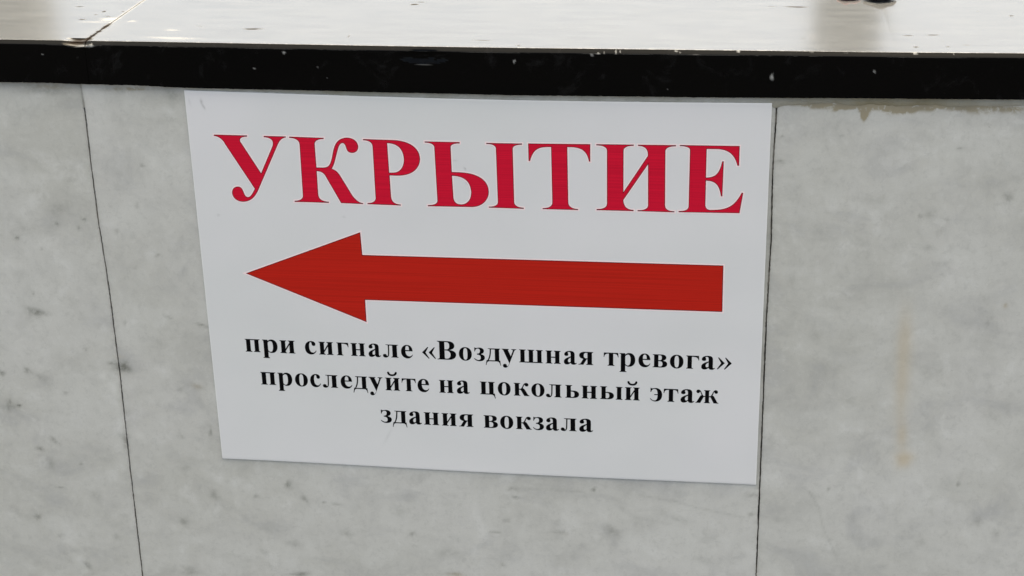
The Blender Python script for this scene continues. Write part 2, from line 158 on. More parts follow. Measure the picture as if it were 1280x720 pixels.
# ------------------------------------------------------------------ node material helper
class M:
    def __init__(s, name, **kw):
        s.m = bpy.data.materials.new(name)
        s.m.use_nodes = True
        s.t = s.m.node_tree
        s.b = s.t.nodes['Principled BSDF']
        for k, v in kw.items():
            s.set(k, v)
    def set(s, k, v):
        i = s.b.inputs[k.replace('_', ' ')]
        if isinstance(v, bpy.types.NodeSocket):
            s.t.links.new(v, i)
        else:
            i.default_value = v if not (isinstance(v, tuple) and len(v) == 3) else (*v, 1)
    def inp(s, sock, v):
        if isinstance(v, bpy.types.NodeSocket):
            s.t.links.new(v, sock)
        elif isinstance(v, tuple) and len(v) == 3 and sock.type == 'RGBA':
            sock.default_value = (*v, 1)
        else:
            sock.default_value = v
    def coord(s, scale=(1, 1, 1), rot=(0, 0, 0), seeded=True):
        tc = s.t.nodes.new('ShaderNodeTexCoord')
        mp = s.t.nodes.new('ShaderNodeMapping')
        mp.inputs['Scale'].default_value = scale
        mp.inputs['Rotation'].default_value = rot
        if seeded:
            at = s.t.nodes.new('ShaderNodeAttribute')
            at.attribute_type = 'OBJECT'
            at.attribute_name = 'seed'
            ad = s.t.nodes.new('ShaderNodeVectorMath')
            ad.operation = 'ADD'
            s.t.links.new(tc.outputs['Object'], ad.inputs[0])
            s.t.links.new(at.outputs['Fac'], ad.inputs[1])
            s.t.links.new(ad.outputs[0], mp.inputs['Vector'])
        else:
            s.t.links.new(tc.outputs['Object'], mp.inputs['Vector'])
        return mp.outputs[0]
    def noise(s, vec, scale, detail=4, rough=.55, dist=0.0):
        n = s.t.nodes.new('ShaderNodeTexNoise')
        n.inputs['Scale'].default_value = scale
        n.inputs['Detail'].default_value = detail
        n.inputs['Roughness'].default_value = rough
        n.inputs['Distortion'].default_value = dist
        s.t.links.new(vec, n.inputs['Vector'])
        return n.outputs['Fac']
    def ramp(s, v, a, b, lo=0.0, hi=1.0, smooth=True):
        n = s.t.nodes.new('ShaderNodeMapRange')
        if smooth:
            n.interpolation_type = 'SMOOTHSTEP'
        s.inp(n.inputs[0], v)
        for i, x in zip((1, 2, 3, 4), (a, b, lo, hi)):
            n.inputs[i].default_value = x
        return n.outputs[0]
    def mix(s, f, a, b):
        n = s.t.nodes.new('ShaderNodeMix')
        n.data_type = 'RGBA'
        s.inp(n.inputs[0], f)
        s.inp(n.inputs[6], a)
        s.inp(n.inputs[7], b)
        return n.outputs[2]
    def math(s, op, a, b=0.0, clamp=False):
        n = s.t.nodes.new('ShaderNodeMath')
        n.operation = op
        n.use_clamp = clamp
        s.inp(n.inputs[0], a)
        s.inp(n.inputs[1], b)
        return n.outputs[0]
    def attr(s, name):
        n = s.t.nodes.new('ShaderNodeAttribute')
        n.attribute_name = name
        return n.outputs['Fac']
    def bump(s, h, strength, dist=0.001):
        n = s.t.nodes.new('ShaderNodeBump')
        n.inputs['Strength'].default_value = strength
        n.inputs['Distance'].default_value = dist
        s.t.links.new(h, n.inputs['Height'])
        s.set('Normal', n.outputs[0])
        return n

# ------------------------------------------------------------------ materials
def marble_material():
    a = M('grey_marble')
    v = a.coord()
    vd = a.coord(scale=(1, 1, 1.7), rot=(0, math.radians(20), 0))
    big = a.noise(v, 5.5, 4, .55, .6)
    mid = a.noise(vd, 17, 5, .6, .8)
    smudge = a.noise(vd, 30, 4, .55, .4)
    small = a.noise(v, 120, 4, .65)
    grain = a.noise(v, 900, 2, .6)
    fleck = a.noise(vd, 330, 3, .6, .3)
    crisp = a.noise(v, 210, 5, .72, .4)
    c = a.mix(a.ramp(big, .3, .72), (.520, .515, .475), (.625, .620, .595))
    c = a.mix(a.ramp(mid, .38, .72, 0, .55), c, (.655, .655, .625))
    c = a.mix(a.ramp(mid, .50, .26, 0, .45), c, (.40, .405, .41))
    c = a.mix(a.ramp(smudge, .58, .80, 0, .24), c, (.30, .305, .285))
    c = a.mix(a.ramp(small, .66, .82, 0, .22), c, (.30, .30, .28))
    c = a.mix(a.ramp(small, .36, .22, 0, .20), c, (.72, .72, .70))
    cloud = a.noise(v, 42, 5, .65, .3)
    c = a.mix(a.ramp(cloud, .48, .72, 0, .26), c, (.40, .40, .385))
    c = a.mix(a.ramp(cloud, .48, .25, 0, .50), c, (.73, .73, .71))
    c = a.mix(a.ramp(grain, .3, .7, 0, .10), c, (.36, .36, .34))
    c = a.mix(a.ramp(crisp, .50, .68, 0, .22), c, (.36, .36, .34))
    c = a.mix(a.ramp(crisp, .46, .30, 0, .18), c, (.74, .74, .72))
    c = a.mix(a.ramp(fleck, .70, .80, 0, .40), c, (.27, .27, .25))
    c = a.mix(a.ramp(fleck, .28, .20, 0, .50), c, (.85, .85, .83))
    # broken rims and mottling inside each stain
    st = a.math('MULTIPLY', a.attr('stain'), a.ramp(a.noise(v, 260, 3, .7), .28, .62, .45, 1.25))
    c = a.mix(a.ramp(st, .0, 1.0, 0, .9, False), c, (.175, .178, .155))
    c = a.mix(a.ramp(a.attr('light'), 0, 1, 0, .6, False), c, (.80, .80, .77))
    c = a.mix(a.ramp(a.attr('rust'), 0, 1, 0, .66, False), c, (.55, .42, .24))
    ol = a.math('MULTIPLY', a.attr('olive'), a.ramp(a.noise(v, 170, 4, .65, .5), .30, .55, .35, 1.3))
    c = a.mix(a.ramp(ol, .12, .75, 0, .85), c, (.30, .25, .155))
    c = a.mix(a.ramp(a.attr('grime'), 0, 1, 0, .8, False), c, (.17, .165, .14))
    a.set('Base_Color', c)
    a.set('Roughness', a.ramp(a.noise(v, 60, 4, .6), .3, .7, .30, .46))
    a.set('Subsurface_Weight', 0.0)
    a.bump(a.math('ADD', grain, a.math('MULTIPLY', small, 2.0)), .10, .0006)
    return a.m

def granite_material():
    a = M('black_polished_granite', IOR=1.80)
    v = a.coord()
    vs = a.coord(scale=(1, 5, 5))
    streak = a.noise(vs, 22, 5, .62, .5)
    fine = a.noise(vs, 120, 4, .7, .2)
    blot = a.noise(v, 14, 4, .6, .5)
    spec = a.noise(v, 900, 2, .5)
    geo = a.t.nodes.new('ShaderNodeNewGeometry')
    sp = a.t.nodes.new('ShaderNodeSeparateXYZ')
    a.t.links.new(geo.outputs['True Normal'], sp.inputs[0])
    up = a.ramp(sp.outputs[2], .82, .98)
    # dust and scour settle on what faces the sky
    dust = a.math('MULTIPLY', up, a.ramp(a.math('ADD', a.math('MULTIPLY', streak, .75), a.math('MULTIPLY', fine, .25)), .30, .70, DUST_LO, DUST_HI))
    c = a.mix(dust, a.mix(a.ramp(spec, .62, .75, 0, .35), (.0012, .0012, .0014), (.005, .005, .0055)), (.58, .59, .59))
    c = a.mix(a.math('MULTIPLY', a.ramp(up, 1, 0, 0, 1), a.ramp(a.noise(v, 45, 5, .7, .6),   .55, .85, 0, .4)), c, (.030, .030, .032))  # faint sheen of the front put into the colour as a grey film
    c = a.mix(a.ramp(a.attr('pale'), 0, 1, 0, .45, False), c, (.72, .66, .55))
    c = a.mix(a.ramp(a.attr('chip'), .1, .8, 0, .85, False), c, (.42, .42, .41))
    c = a.mix(a.ramp(a.attr('pit'), .15, .55, 0, .97, False), c, (.02, .014, .01))
    a.set('Base_Color', c)
    r = a.math('ADD', a.ramp(fine, .3, .75, .0, .02), a.ramp(blot, .35, .7, .11, .15))
    r = a.math('MULTIPLY', r, a.ramp(up, 0, 1, .3, 1.0, False))
    r = a.math('MAXIMUM', r, a.math('MULTIPLY', a.attr('pit'), .9, True))
    r = a.math('MAXIMUM', r, a.ramp(a.attr('chip'), 0, .6, 0, .75))
    a.set('Roughness', r)
    a.set('Specular_IOR_Level', a.math('MULTIPLY', a.ramp(a.attr('pit'), .1, .6, 1, .1), a.ramp(up, 0, 1, .05, .5, False)))
    h = a.math('ADD', a.math('MULTIPLY', fine, a.math('MULTIPLY', up, .8)), a.math('MULTIPLY', a.attr('pit'), -3.0))
    a.bump(h, .035, .0005)
    return a.m

def sheet_material():
    a = M('white_plastic_sheet', IOR=1.47)
    v = a.coord()
    n1 = a.noise(v, 4.5, 3, .5)
    n2 = a.noise(v, 300, 3, .6)
    c = a.mix(a.ramp(n1, .3, .7), (.735, .745, .750), (.785, .778, .800))  # soft tone shifts put the sheet's reflections into its colour
    c = a.mix(a.ramp(n2, .55, .8, 0, .04), c, (.5, .5, .5))
    c = a.mix(a.attr('rim'), c, (.86, .86, .86))  # paler rim: highlight along the cut edge put into the colour
    c = a.mix(a.ramp(a.attr('mark'), 0, 1, 0, .9, False), c, (.16, .16, .16))
    a.set('Base_Color', c)
    a.set('Roughness', .34)
    a.bump(a.noise(v, 7, 2, .5), .16, .012)
    return a.m

def ink(name, col, rough=.38, band=0.0):
    a = M(name)
    v = a.coord(scale=(.4, 1, 90))
    n = a.noise(v, 14, 3, .7)
    d = tuple(x * (1 - band) for x in col)
    l = tuple(min(1, x * (1 + band)) for x in col)
    a.set('Base_Color', a.mix(a.ramp(n, .35, .65), d, l))
    a.set('Roughness', rough)
    a.set('Specular_IOR_Level', .08)
    return a.m

def mortar_material(name, c0, c1, c2, patch=None):
    a = M(name, Roughness=.9)
    v = a.coord()
    n = a.noise(v, 60, 5, .7)
    g = a.noise(v, 700, 3, .7)
    b = a.noise(v, 18, 3, .6)
    c = a.mix(a.ramp(n, .32, .68), c0, c1)
    c = a.mix(a.ramp(b, .45, .7, 0, .7), c, c2)
    c = a.mix(a.ramp(g, .55, .8, 0, .4), c, tuple(x * .45 for x in c0))
    if patch:
        c = a.mix(a.math('MULTIPLY', a.attr('olive'), a.ramp(n, .25, .6, .6, 1.0)), c, patch)
    a.set('Base_Color', c)
    a.bump(a.math('ADD', n, g), .5, .0012)
    return a.m

DUST_LO, DUST_HI = .15, .21
MARBLE = marble_material()
GRANITE = granite_material()
SHEET = sheet_material()
INK_CRIMSON = ink('crimson_ink', (.66, .009, .038), band=.09)
INK_RED = ink('red_ink', (.52, .018, .012), band=.10)
INK_DARK = ink('dark_red_outline_ink', (.10, .004, .012))
INK_PINK = ink('pink_halo', (.97, .80, .81))  # bright sharpening halo painted as a pink ring round the red print
INK_BLACK = ink('black_ink', (.002, .002, .003))
MORTAR_M = mortar_material('olive_mortar', (.42, .415, .375), (.52, .515, .48), (.36, .35, .29), patch=(.25, .215, .13))
MORTAR_G = mortar_material('grey_mortar', (.34, .335, .31), (.46, .45, .42), (.22, .215, .19))
JOINT_M = mortar_material('dirty_joint_filler', (.10, .09, .075), (.20, .185, .16), (.05, .045, .04))
ARRIS = mortar_material('worn_granite_arris', (.05, .05, .05), (.16, .16, .16), (.015, .015, .015))

# ------------------------------------------------------------------ structure: ground and wall
def ground_material():
    a = M('dark_asphalt', Roughness=.8)
    v = a.coord()
    c = a.mix(a.ramp(a.noise(v, 1.2, 5, .6), .3, .7), (.030, .030, .029), (.044, .043, .042))
    c = a.mix(a.ramp(a.noise(v, 80, 3, .6), .4, .7, 0, .4), c, (.04, .04, .04))
    a.set('Base_Color', c)
    return a.m
g = mesh_obj('ground', [(-400, -400, 0), (400, -400, 0), (400, 400, 0), (-400, 400, 0)], [(0, 1, 2, 3)], ground_material())
g['kind'] = 'structure'

wall = thing('parapet_wall', 'low wall clad in grey marble under a glossy black granite ledge', 'wall', (0.2, 0.15, 0.0))

COP_X = [p[0] for p in COP_BOT]
def cop_bot(x):                                    # x in mm
    return np.interp(x, COP_X, [p[1] for p in COP_BOT])
def wob(x, k=0.0, s=1.0):                           # small ragged noise along an edge
    x = np.atleast_1d(x)
    return np.array([noise.noise(Vector((t * s, k, 3.1))) + .5 * noise.noise(Vector((t * s * 2.7, k + 9, 1.7))) for t in x])

def axis(lo, hi, flo, fhi, fine, coarse):
    """samples from lo to hi (mm), fine between flo and fhi"""
    flo, fhi = max(lo, flo), min(hi, fhi)
    out = []
    if flo > lo:
        out += list(np.linspace(lo, flo, max(2, int((flo - lo) / coarse) + 1))[:-1])
    if fhi > flo:
        out += list(np.linspace(flo, fhi, int((fhi - flo) / fine) + 1))
    else:
        out += [min(max(flo, lo), hi)]
    if hi > max(fhi, lo):
        out += list(np.linspace(out[-1], hi, max(2, int((hi - out[-1]) / coarse) + 1))[1:])
    return np.array(out)

def marble_panel(x0, x1, seed, jl=None, jr=None):
    xs = axis(x0, x1, -225, 650, 1.5, 40)
    zs = axis(-900, 9.5, -450, 9.5, 1.5, 60)
    X, Z = np.meshgrid(xs, zs)
    # ragged arrises along the joints
    el = x0 + wob(zs, seed, .09) * .25 + wob(zs, seed + 4, .6) * .30
    er = x1 + wob(zs, seed + 7, .09) * .25 + wob(zs, seed + 3, .6) * .30
    if jl is not None:
        el = el + np.interp(-zs, [-p[1] for p in jl], [p[0] for p in jl]) - x0 + .55
    if jr is not None:
        er = er + np.interp(-zs, [-p[1] for p in jr], [p[0] for p in jr]) - x1 - .55
    t = (X - x0) / (x1 - x0)
    X = X + (el - x0)[:, None] * np.clip(1 - (X - x0) / 12, 0, 1) + (er - x1)[:, None] * np.clip(1 - (x1 - X) / 12, 0, 1)
    st = ell(X, Z, SPOTS) + .17 * veins(X, Z, VEINS)
    li = ell(X, Z, LIGHTS)
    ru = np.clip(ell(X, Z, RUST, .12), 0, 1)
    ol = np.clip(ell(X, Z, OLIVE, .35, 1.1), 0, 1)
    # grime under the ledge and along the joints
    gr = np.zeros_like(X)
    d_l, d_r = X - el[:, None], er[:, None] - X
    nz = np.array([[noise.noise(Vector((x * .05, z * .05, seed))) for x in xs[::6]] for z in zs[::6]])
    nz = np.array([np.interp(xs, xs[::6], r) for r in nz])
    nz = np.array([np.interp(zs, zs[::6], nz[:, i]) for i in range(len(xs))]).T
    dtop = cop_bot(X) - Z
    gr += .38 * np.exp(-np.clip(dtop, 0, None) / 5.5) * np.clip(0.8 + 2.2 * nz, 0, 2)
    gr += .22 * np.exp(-np.clip(d_l, 0, None) / 1.2) + .22 * np.exp(-np.clip(d_r, 0, None) / 1.2)
    # the strip of dirt that has gathered between the sign's edge and the right joint
    if jr is not None and x1 > 400:
        gr += .55 * np.exp(-np.clip(d_r - 1.0, 0, None) / 1.6) * (Z > -306) * (0.8 + .9 * nz)
    if x0 > 400:                                    # wash stain below the squeezed-out mortar
        dm = np.interp(X, [p[0] for p in MORTAR], [p[1] for p in MORTAR]) - Z
        gr += .42 * np.exp(-np.clip(dm, 0, None) / 3.2) * (.75 + 1.5 * nz) * (.5 + .5 * np.clip((X - 480) / 60, 0, 1))
    gr = np.clip(gr, 0, 1)
    # front grid with the edges eased back a little
    ease = np.minimum.reduce([d_l, d_r, np.full_like(X, 5)])
    Y = np.where(ease < .8, (0.8 - np.clip(ease, 0, .8)) * .35, 0.0) + .10 * nz
    Y += .25 * np.clip(st, 0, 1) * 0.3
    Y = Y + (0.0)
    n = X.size
    V = np.stack([X / 1000, Y / 1000, Z / 1000 + Z0], -1).reshape(-1, 3)
    nr, nc = X.shape
    F = grid_faces(nr, nc)
    idx = np.arange(n).reshape(nr, nc)
    loop = np.concatenate([idx[0, :], idx[1:, -1], idx[-1, -2::-1], idx[-2:0:-1, 0]])
    Vb = V[loop].copy()
    Vb[:, 1] = .020
    m = len(loop)
    k = np.arange(m)
    Fs = np.stack([loop, n + k, n + (k + 1) % m, np.roll(loop, -1)], -1)
    zer = np.zeros(m)
    return mesh_obj('marble_panel', np.concatenate([V, Vb]), np.concatenate([F, Fs]), MARBLE, wall, False, seed,
                    {'stain': np.concatenate([st.ravel(), zer]), 'light': np.concatenate([li.ravel(), zer]),
                     'rust': np.concatenate([ru.ravel(), zer]), 'grime': np.concatenate([gr.ravel(), zer + .6]), 'olive': np.concatenate([ol.ravel(), zer])})

marble_panel(-1080, -580, 31.0)
marble_panel(-578.5, -77.5, 11.3, jr=JL)
marble_panel(-77.5, 422.6, 3.7, jl=JL, jr=JR)
marble_panel(422.6, 922.0, 21.9, jl=JR)
marble_panel(923.5, 1423.0, 41.0)

def box(x0, x1, y0, y1, z0, z1):
    v = [(x, y, z) for z in (z0, z1) for y in (y0, y1) for x in (x0, x1)]
    f = [(0, 2, 3, 1), (4, 5, 7, 6), (0, 1, 5, 4), (2, 6, 7, 3), (0, 4, 6, 2), (1, 3, 7, 5)]
    return v, f
v, f = box(-1.08, 1.423, .0202, .30, 0, Z0 + .004)
mesh_obj('masonry_core', v, f, MORTAR_G, wall, seed=2)

def joint_fill(jp, z0, z1, ylo, yhi, half, seed):
    """filler standing in a joint, its face recessed unevenly"""
    zs = np.arange(z0, z1, 1.5)
    xc = np.interp(-zs, [-p[1] for p in jp], [p[0] for p in jp])
    yy = np.interp(wob(zs, seed, .035), [-.35, .35], [ylo, yhi])
    V, F = [], []
    for x, z, y in zip(xc, zs, yy):
        V += [((x - half) / 1000, .019, z / 1000 + Z0), ((x - half) / 1000, y / 1000, z / 1000 + Z0),
              ((x + half) / 1000, (y + .05) / 1000, z / 1000 + Z0), ((x + half) / 1000, .019, z / 1000 + Z0)]
    for i in range(len(zs) - 1):
        a = i * 4
        for k in range(3):
            F.append((a + k, a + k + 1, a + k + 5, a + k + 4))
    return mesh_obj('joint_filler', V, F, JOINT_M, wall, seed=seed)
joint_fill(JL, -440, -12, .9, 4.5, .9, 5.0)
jf = joint_fill(JL, -14, 6, .15, .3, .85, 6.0)
jf.data.materials[0] = MORTAR_G
joint_fill(JR, -440, 0, .5, 4.0, .9, 8.0)

# mortar bed that squeezed out under the ledge
def bed_mortar():
    xs = np.arange(-1, 1420, 1.0)
    mx = [p[0] for p in MORTAR]
    low = np.interp(xs, mx, [p[1] for p in MORTAR])
    low = np.where(xs > mx[-1] - 5, -2 + 1.5 * wob(xs, 2.2, .05), low)
    low = low + .5 * wob(xs, 5.5, .22) + .3 * wob(xs, 7.5, .8)
    top = np.full_like(xs, 8.0)
    rows = 14
    V = []
    for j in range(rows):
        t = j / (rows - 1)
        z = low + (top - low) * t
        y = -(.10 + .45 * min(1, t * 3)) * (1 + .3 * wob(xs, 3 + j * .3, .1))
        if j == 0:
            y = np.full_like(xs, .3)
        V.append(np.stack([xs / 1000, y / 1000, z / 1000 + Z0], -1))
    V = np.concatenate(V)
    F = grid_faces(rows, len(xs))
    ol = np.clip(np.exp(-((xs - 505) / 34) ** 2) * 1.1 + .35 * (xs > 418) + .5 * wob(xs, 3.3, .05), 0, 1)
    tt = np.repeat(np.linspace(1, .55, rows), len(xs))
    return mesh_obj('mortar_bed', V, F, MORTAR_M, wall, True, seed=1.0, attrs={'olive': np.tile(ol, rows) * tt})
bed_mortar()

# ledge slabs
ZT = 36.1
XJ = -70.1
def ledge_slab(x0, x1, seed):
    xs = axis(x0, x1, -235, 655, 1.0, 40)
    ys = axis(0, 300, 0, 175, 1.1, 25)[::-1]
    prof = [(y, ZT) for y in ys]                                   # top, from the back to the front arris
    n_top = len(prof)
    prof += [(-.25, ZT - .08), (-1.0, ZT - .85), (-1.9, ZT - 1.75), (-2.75, ZT - 2.65), (-2.95, ZT - 3.0)]
    zf = np.linspace(ZT - 3.5, 3.2, 30)
    n_ch = len(prof)
    prof += [(-3.0, z) for z in zf]
    n_fr = len(prof)
    prof += [(-2.6, 2.6), (0, 2.6), (20, 2.6), (300, 2.6)]
    P = np.array(prof)
    X = np.repeat(xs[None, :], len(P), 0)
    Y = np.repeat(P[:, 0][:, None], len(xs), 1)
    Z = np.repeat(P[:, 1][:, None], len(xs), 1)
    # the underside follows the bedding, the top its very slight sag
    cb = cop_bot(xs) + .18 * wob(xs, 4.4, .25) + .12 * wob(xs, 8.8, .9)
    sag = np.interp(xs, [p[0] for p in COP_TOP], [p[1] for p in COP_TOP]) - 37.0
    w = np.clip((Z - 2.6) / (ZT - 2.6), 0, 1)
    Z = Z + (cb - 2.6)[None, :] * (1 - w) + .8 * sag[None, :] * w
    # arris wear
    wear = .22 * np.abs(wob(xs, 12.2, .12)) + .12 * np.abs(wob(xs, 2.2, .6))
    for j in (n_top - 1, n_top, n_top + 1):
        Z[j] -= wear * .6
    for j in range(n_ch - 3, n_ch + 1):
        Y[j] += wear * .7
    # shell-shaped chip on the front
    cx0, cz0 = CHIP
    d = np.hypot((X - cx0) / 19.0, (Z - cz0) / 5.2)
    front = (np.arange(len(P)) >= n_top - 4)[:, None] & (np.arange(len(P)) < n_fr)[:, None]
    Y = np.where(front & (d < 1), Y + 1.6 * (1 - d ** 2) * (1 + .10 * np.sin(d * 11 + X * .2)), Y)
    Z = np.where(front & (d < 1) & (np.arange(len(P)) < n_ch)[:, None], Z - .3 * (1 - d), Z)
    # broken corner at the slab joint
    dj = np.hypot((X - (XJ - 7)) / 11.0, (Z - (ZT - .5)) / 3.4)
    Z = np.where((Y < 6) & (dj < 1), Z - 1.6 * (1 - dj), Z)
    Y = np.where((Y < 6) & (dj < 1) & front, Y + 2.0 * (1 - dj), Y)
    # ragged edges at the slab joint
    jx = .45 + .25 * wob(np.linspace(0, 40, len(P)), seed, .5)
    if abs(x1 - XJ) < 2:
        X = X - np.clip(1 - (x1 - X) / 4, 0, 1) * (jx[:, None])
    if abs(x0 - XJ) < 2:
        X = X + np.clip(1 - (X - x0) / 4, 0, 1) * (jx[:, None])
    top = (np.arange(len(P)) < n_top)[:, None] & np.ones_like(X, bool)
    pit = np.where(top, ell(X, Y, PITS, .3, 1.2) , 0)
    pale = np.where(top, ell(X, Y, PALE, .3, 1.4), 0)
    chip = np.where(~top, ell(X, Z, FRONTCHIPS, .45, 1.5), 0)
    # pale mortar wiped along the joint, behind its open front part
    dl = np.abs(X - XJ)
    pale = pale + np.where(top & (Y > 42), .6 * np.exp(-(dl / (1.6)) ** 2), 0)
    pale = pale + np.where(top & (Y <= 60), .06 * np.exp(-(dl / 10) ** 2) , 0)
    pit = pit + np.where(top & (Y < 50), .95 * np.exp(-(dl / 1.9) ** 2) * (.35 + np.interp(wob(P[:, 0], 6, .25), [-.4, .4], [0, 1])[:, None]), 0)
    pit = pit + np.where((Y < 6) & (dj < .9), .8 * (1 - dj), 0)
    # worn lower edge of the chamfer, its thin highlight painted in as pale colour
    lw = np.clip(.14 + .22 * wob(xs, 15.1, .02) + .12 * wob(xs, 3.3, .3), 0, .2)
    for j in (n_ch - 1,):
        chip[j] += lw
    V = np.stack([X / 1000, Y / 1000, Z / 1000 + Z0], -1).reshape(-1, 3)
    nr, nc = X.shape
    F = grid_faces(nr, nc, flip=True)
    last = grid_faces(2, nc).copy()
    # back face and end caps
    i0 = np.arange(nc - 1)
    Fb = np.stack([i0, i0 + 1, (nr - 1) * nc + i0 + 1, (nr - 1) * nc + i0], -1)
    faces = np.concatenate([F, Fb]).tolist()
    faces.append([j * nc for j in range(nr)])
    faces.append([j * nc + nc - 1 for j in range(nr - 1, -1, -1)])
    return mesh_obj('granite_ledge_slab', V, faces, GRANITE, wall, False, seed,
                    {'pit': pit.ravel(), 'pale': pale.ravel(), 'chip': chip.ravel()})
ledge_slab(-1080, XJ, 1.0)
ledge_slab(XJ, 1423, 6.0)
# pale mortar standing in the slab joint
v, f = box((XJ - 1.0) / 1000, (XJ + 1.0) / 1000, .040, .29, Z0 + .008, Z0 + .0357)
mesh_obj('joint_filler', v, f, MORTAR_G, wall, seed=4)
v, f = box((XJ - 1.0) / 1000, (XJ + 1.0) / 1000, .006, .040, Z0 + .008, Z0 + .0335)
mesh_obj('joint_filler', v, f, JOINT_M, wall, seed=4)

v, f = box((XJ - .9) / 1000, (XJ + .9) / 1000, -.0027, .006, Z0 + .0045, Z0 + .0318)
mesh_obj('joint_filler', v, f, GRANITE, wall, seed=4)

# ------------------------------------------------------------------ unseen columns added behind, guessed from the grey bands in the ledge
def column_material():
    a = M('blue_grey_concrete', Roughness=.75)
    v = a.coord()
    a.set('Base_Color', a.mix(a.ramp(a.noise(v, 3, 5, .6), .3, .7), (.27, .29, .31), (.34, .36, .375)))
    a.bump(a.noise(v, 60, 4, .6), .3, .003)
    return a.m
COLM = column_material()
def column(x0, x1, y, label):
    c = thing('column', label, 'column', ((x0 + x1) / 2, y + .12, 0))
    c['group'] = 'guessed columns beyond the wall'
    w = (x1 - x0) / 2
    def loft(name, secs):
        V, F = [], []
        for hw, hd, z in secs:
            b = min(.012, hw * .2)
            ring = [(-hw + b, -hd), (hw - b, -hd), (hw, -hd + b), (hw, hd - b), (hw - b, hd), (-hw + b, hd), (-hw, hd - b), (-hw, -hd + b)]
            V += [(c.location.x + p, c.location.y + q, z) for p, q in ring]
        for i in range(len(secs) - 1):
            for k in range(8):
                F.append((i * 8 + k, i * 8 + (k + 1) % 8, (i + 1) * 8 + (k + 1) % 8, (i + 1) * 8 + k))
        F.append(tuple(range(7, -1, -1)))
        F.append(tuple((len(secs) - 1) * 8 + k for k in range(8)))
        mesh_obj(name, V, F, COLM, c, seed=x0)
    loft('plinth', [(w + .05, .17, 0), (w + .05, .17, .18), (w + .02, .14, .22)])
    loft('shaft', [(w, .12, .22), (w, .12, 3.3)])
    loft('capital', [(w + .01, .13, 3.3), (w + .06, .18, 3.38), (w + .06, .18, 3.5)])
column(.672, .912, 5.0, 'unseen blue-grey square column guessed beyond the wall, mirrored as the grey band right of centre in the ledge')
column(-3.25, -2.36, 5.0, 'unseen broad blue-grey column guessed beyond the wall, mirrored as the grey band at the left end of the ledge')

# ------------------------------------------------------------------ the sign
sign = thing('shelter_sign', 'white plastic sheet sign with red Cyrillic heading, left arrow and black lines on marble wall', 'sign', (0.21, -0.0003, Z0 - .3015))
YS = -1.1                                        # front face of the sheet
def sheet():
    nu, nv = 421, 303
    u = np.linspace(0, 1, nu)
    v_ = np.linspace(0, 1, nv)
    tx = np.linspace(SHEET_TOP[0][0], SHEET_TOP[-1][0], nu)
    bx = np.linspace(SHEET_BOT[0][0], SHEET_BOT[-1][0], nu)
    def smooth_interp(x, P):
        px, pz = [p[0] for p in P], [p[1] for p in P]
        co = np.polyfit(px, pz, 4)
        return np.polyval(co, x)
    tz, bz = smooth_interp(tx, SHEET_TOP), smooth_interp(bx, SHEET_BOT)
    X = (1 - v_)[:, None] * tx[None, :] + v_[:, None] * bx[None, :]
    Z = (1 - v_)[:, None] * tz[None, :] + v_[:, None] * bz[None, :]
    Y = np.full_like(X, YS)
    Y[0, :] += .12; Y[-1, :] += .12; Y[:, 0] += .12; Y[:, -1] += .12
    n = X.size
    V = np.stack([X / 1000, Y / 1000, Z / 1000 + Z0], -1).reshape(-1, 3)
    F = grid_faces(nv, nu, flip=True)
    idx = np.arange(n).reshape(nv, nu)
    loop = np.concatenate([idx[0, :], idx[1:, -1], idx[-1, -2::-1], idx[-2:0:-1, 0]])
    Vb = V[loop].copy()
    Vb[:, 1] = -.0004
    m = len(loop)
    k = np.arange(m)
    Fs = np.stack([loop, np.roll(loop, -1), n + (k + 1) % m, n + k], -1)
    faces = np.concatenate([F, Fs]).tolist()
    faces.append([n + i for i in range(m)])
    mk = ell(X, Z, SHEETMARKS, .3, 1.6).ravel()
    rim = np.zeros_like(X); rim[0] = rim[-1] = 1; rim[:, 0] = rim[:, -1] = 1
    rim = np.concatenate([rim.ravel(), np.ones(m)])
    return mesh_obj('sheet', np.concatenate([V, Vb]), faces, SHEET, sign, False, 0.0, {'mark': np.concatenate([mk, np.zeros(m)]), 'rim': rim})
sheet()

def parse(path, n=10):
    """small SVG path (M L Q C Z) to closed polylines"""
    tok = re.findall(r'[MLQCZ]|-?[\d.]+', path)
    polys, cur, i, cmd = [], [], 0, None
    def pt(k):
        return np.array([float(tok[k]), float(tok[k + 1])])
    while i < len(tok):
        if tok[i] in 'MLQCZ':
            cmd = tok[i]
            i += 1
            if cmd == 'Z':
                polys.append(np.array(cur)); cur = []
            continue
        if cmd in 'ML':
            cur.append(pt(i)); i += 2
        elif cmd == 'Q':
            a, b, c = cur[-1], pt(i), pt(i + 2); i += 4
            for t in np.linspace(0, 1, n + 1)[1:]:
                cur.append((1 - t) ** 2 * a + 2 * t * (1 - t) * b + t * t * c)
        elif cmd == 'C':
            a, b, c, d = cur[-1], pt(i), pt(i + 2), pt(i + 4); i += 6
            for t in np.linspace(0, 1, n + 3)[1:]:
                cur.append((1 - t) ** 3 * a + 3 * t * (1 - t) ** 2 * b + 3 * t * t * (1 - t) * c + t ** 3 * d)
    return polys

def clean(p, eps=.02):
    out = [p[0]]
    for q in p[1:]:
        if np.hypot(*(q - out[-1])) > eps:
            out.append(q)
    if np.hypot(*(out[0] - out[-1])) <= eps:
        out.pop()
    return np.array(out)

def area(p):
    x, y = p[:, 0], p[:, 1]
    return .5 * np.sum(x * np.roll(y, -1) - y * np.roll(x, -1))

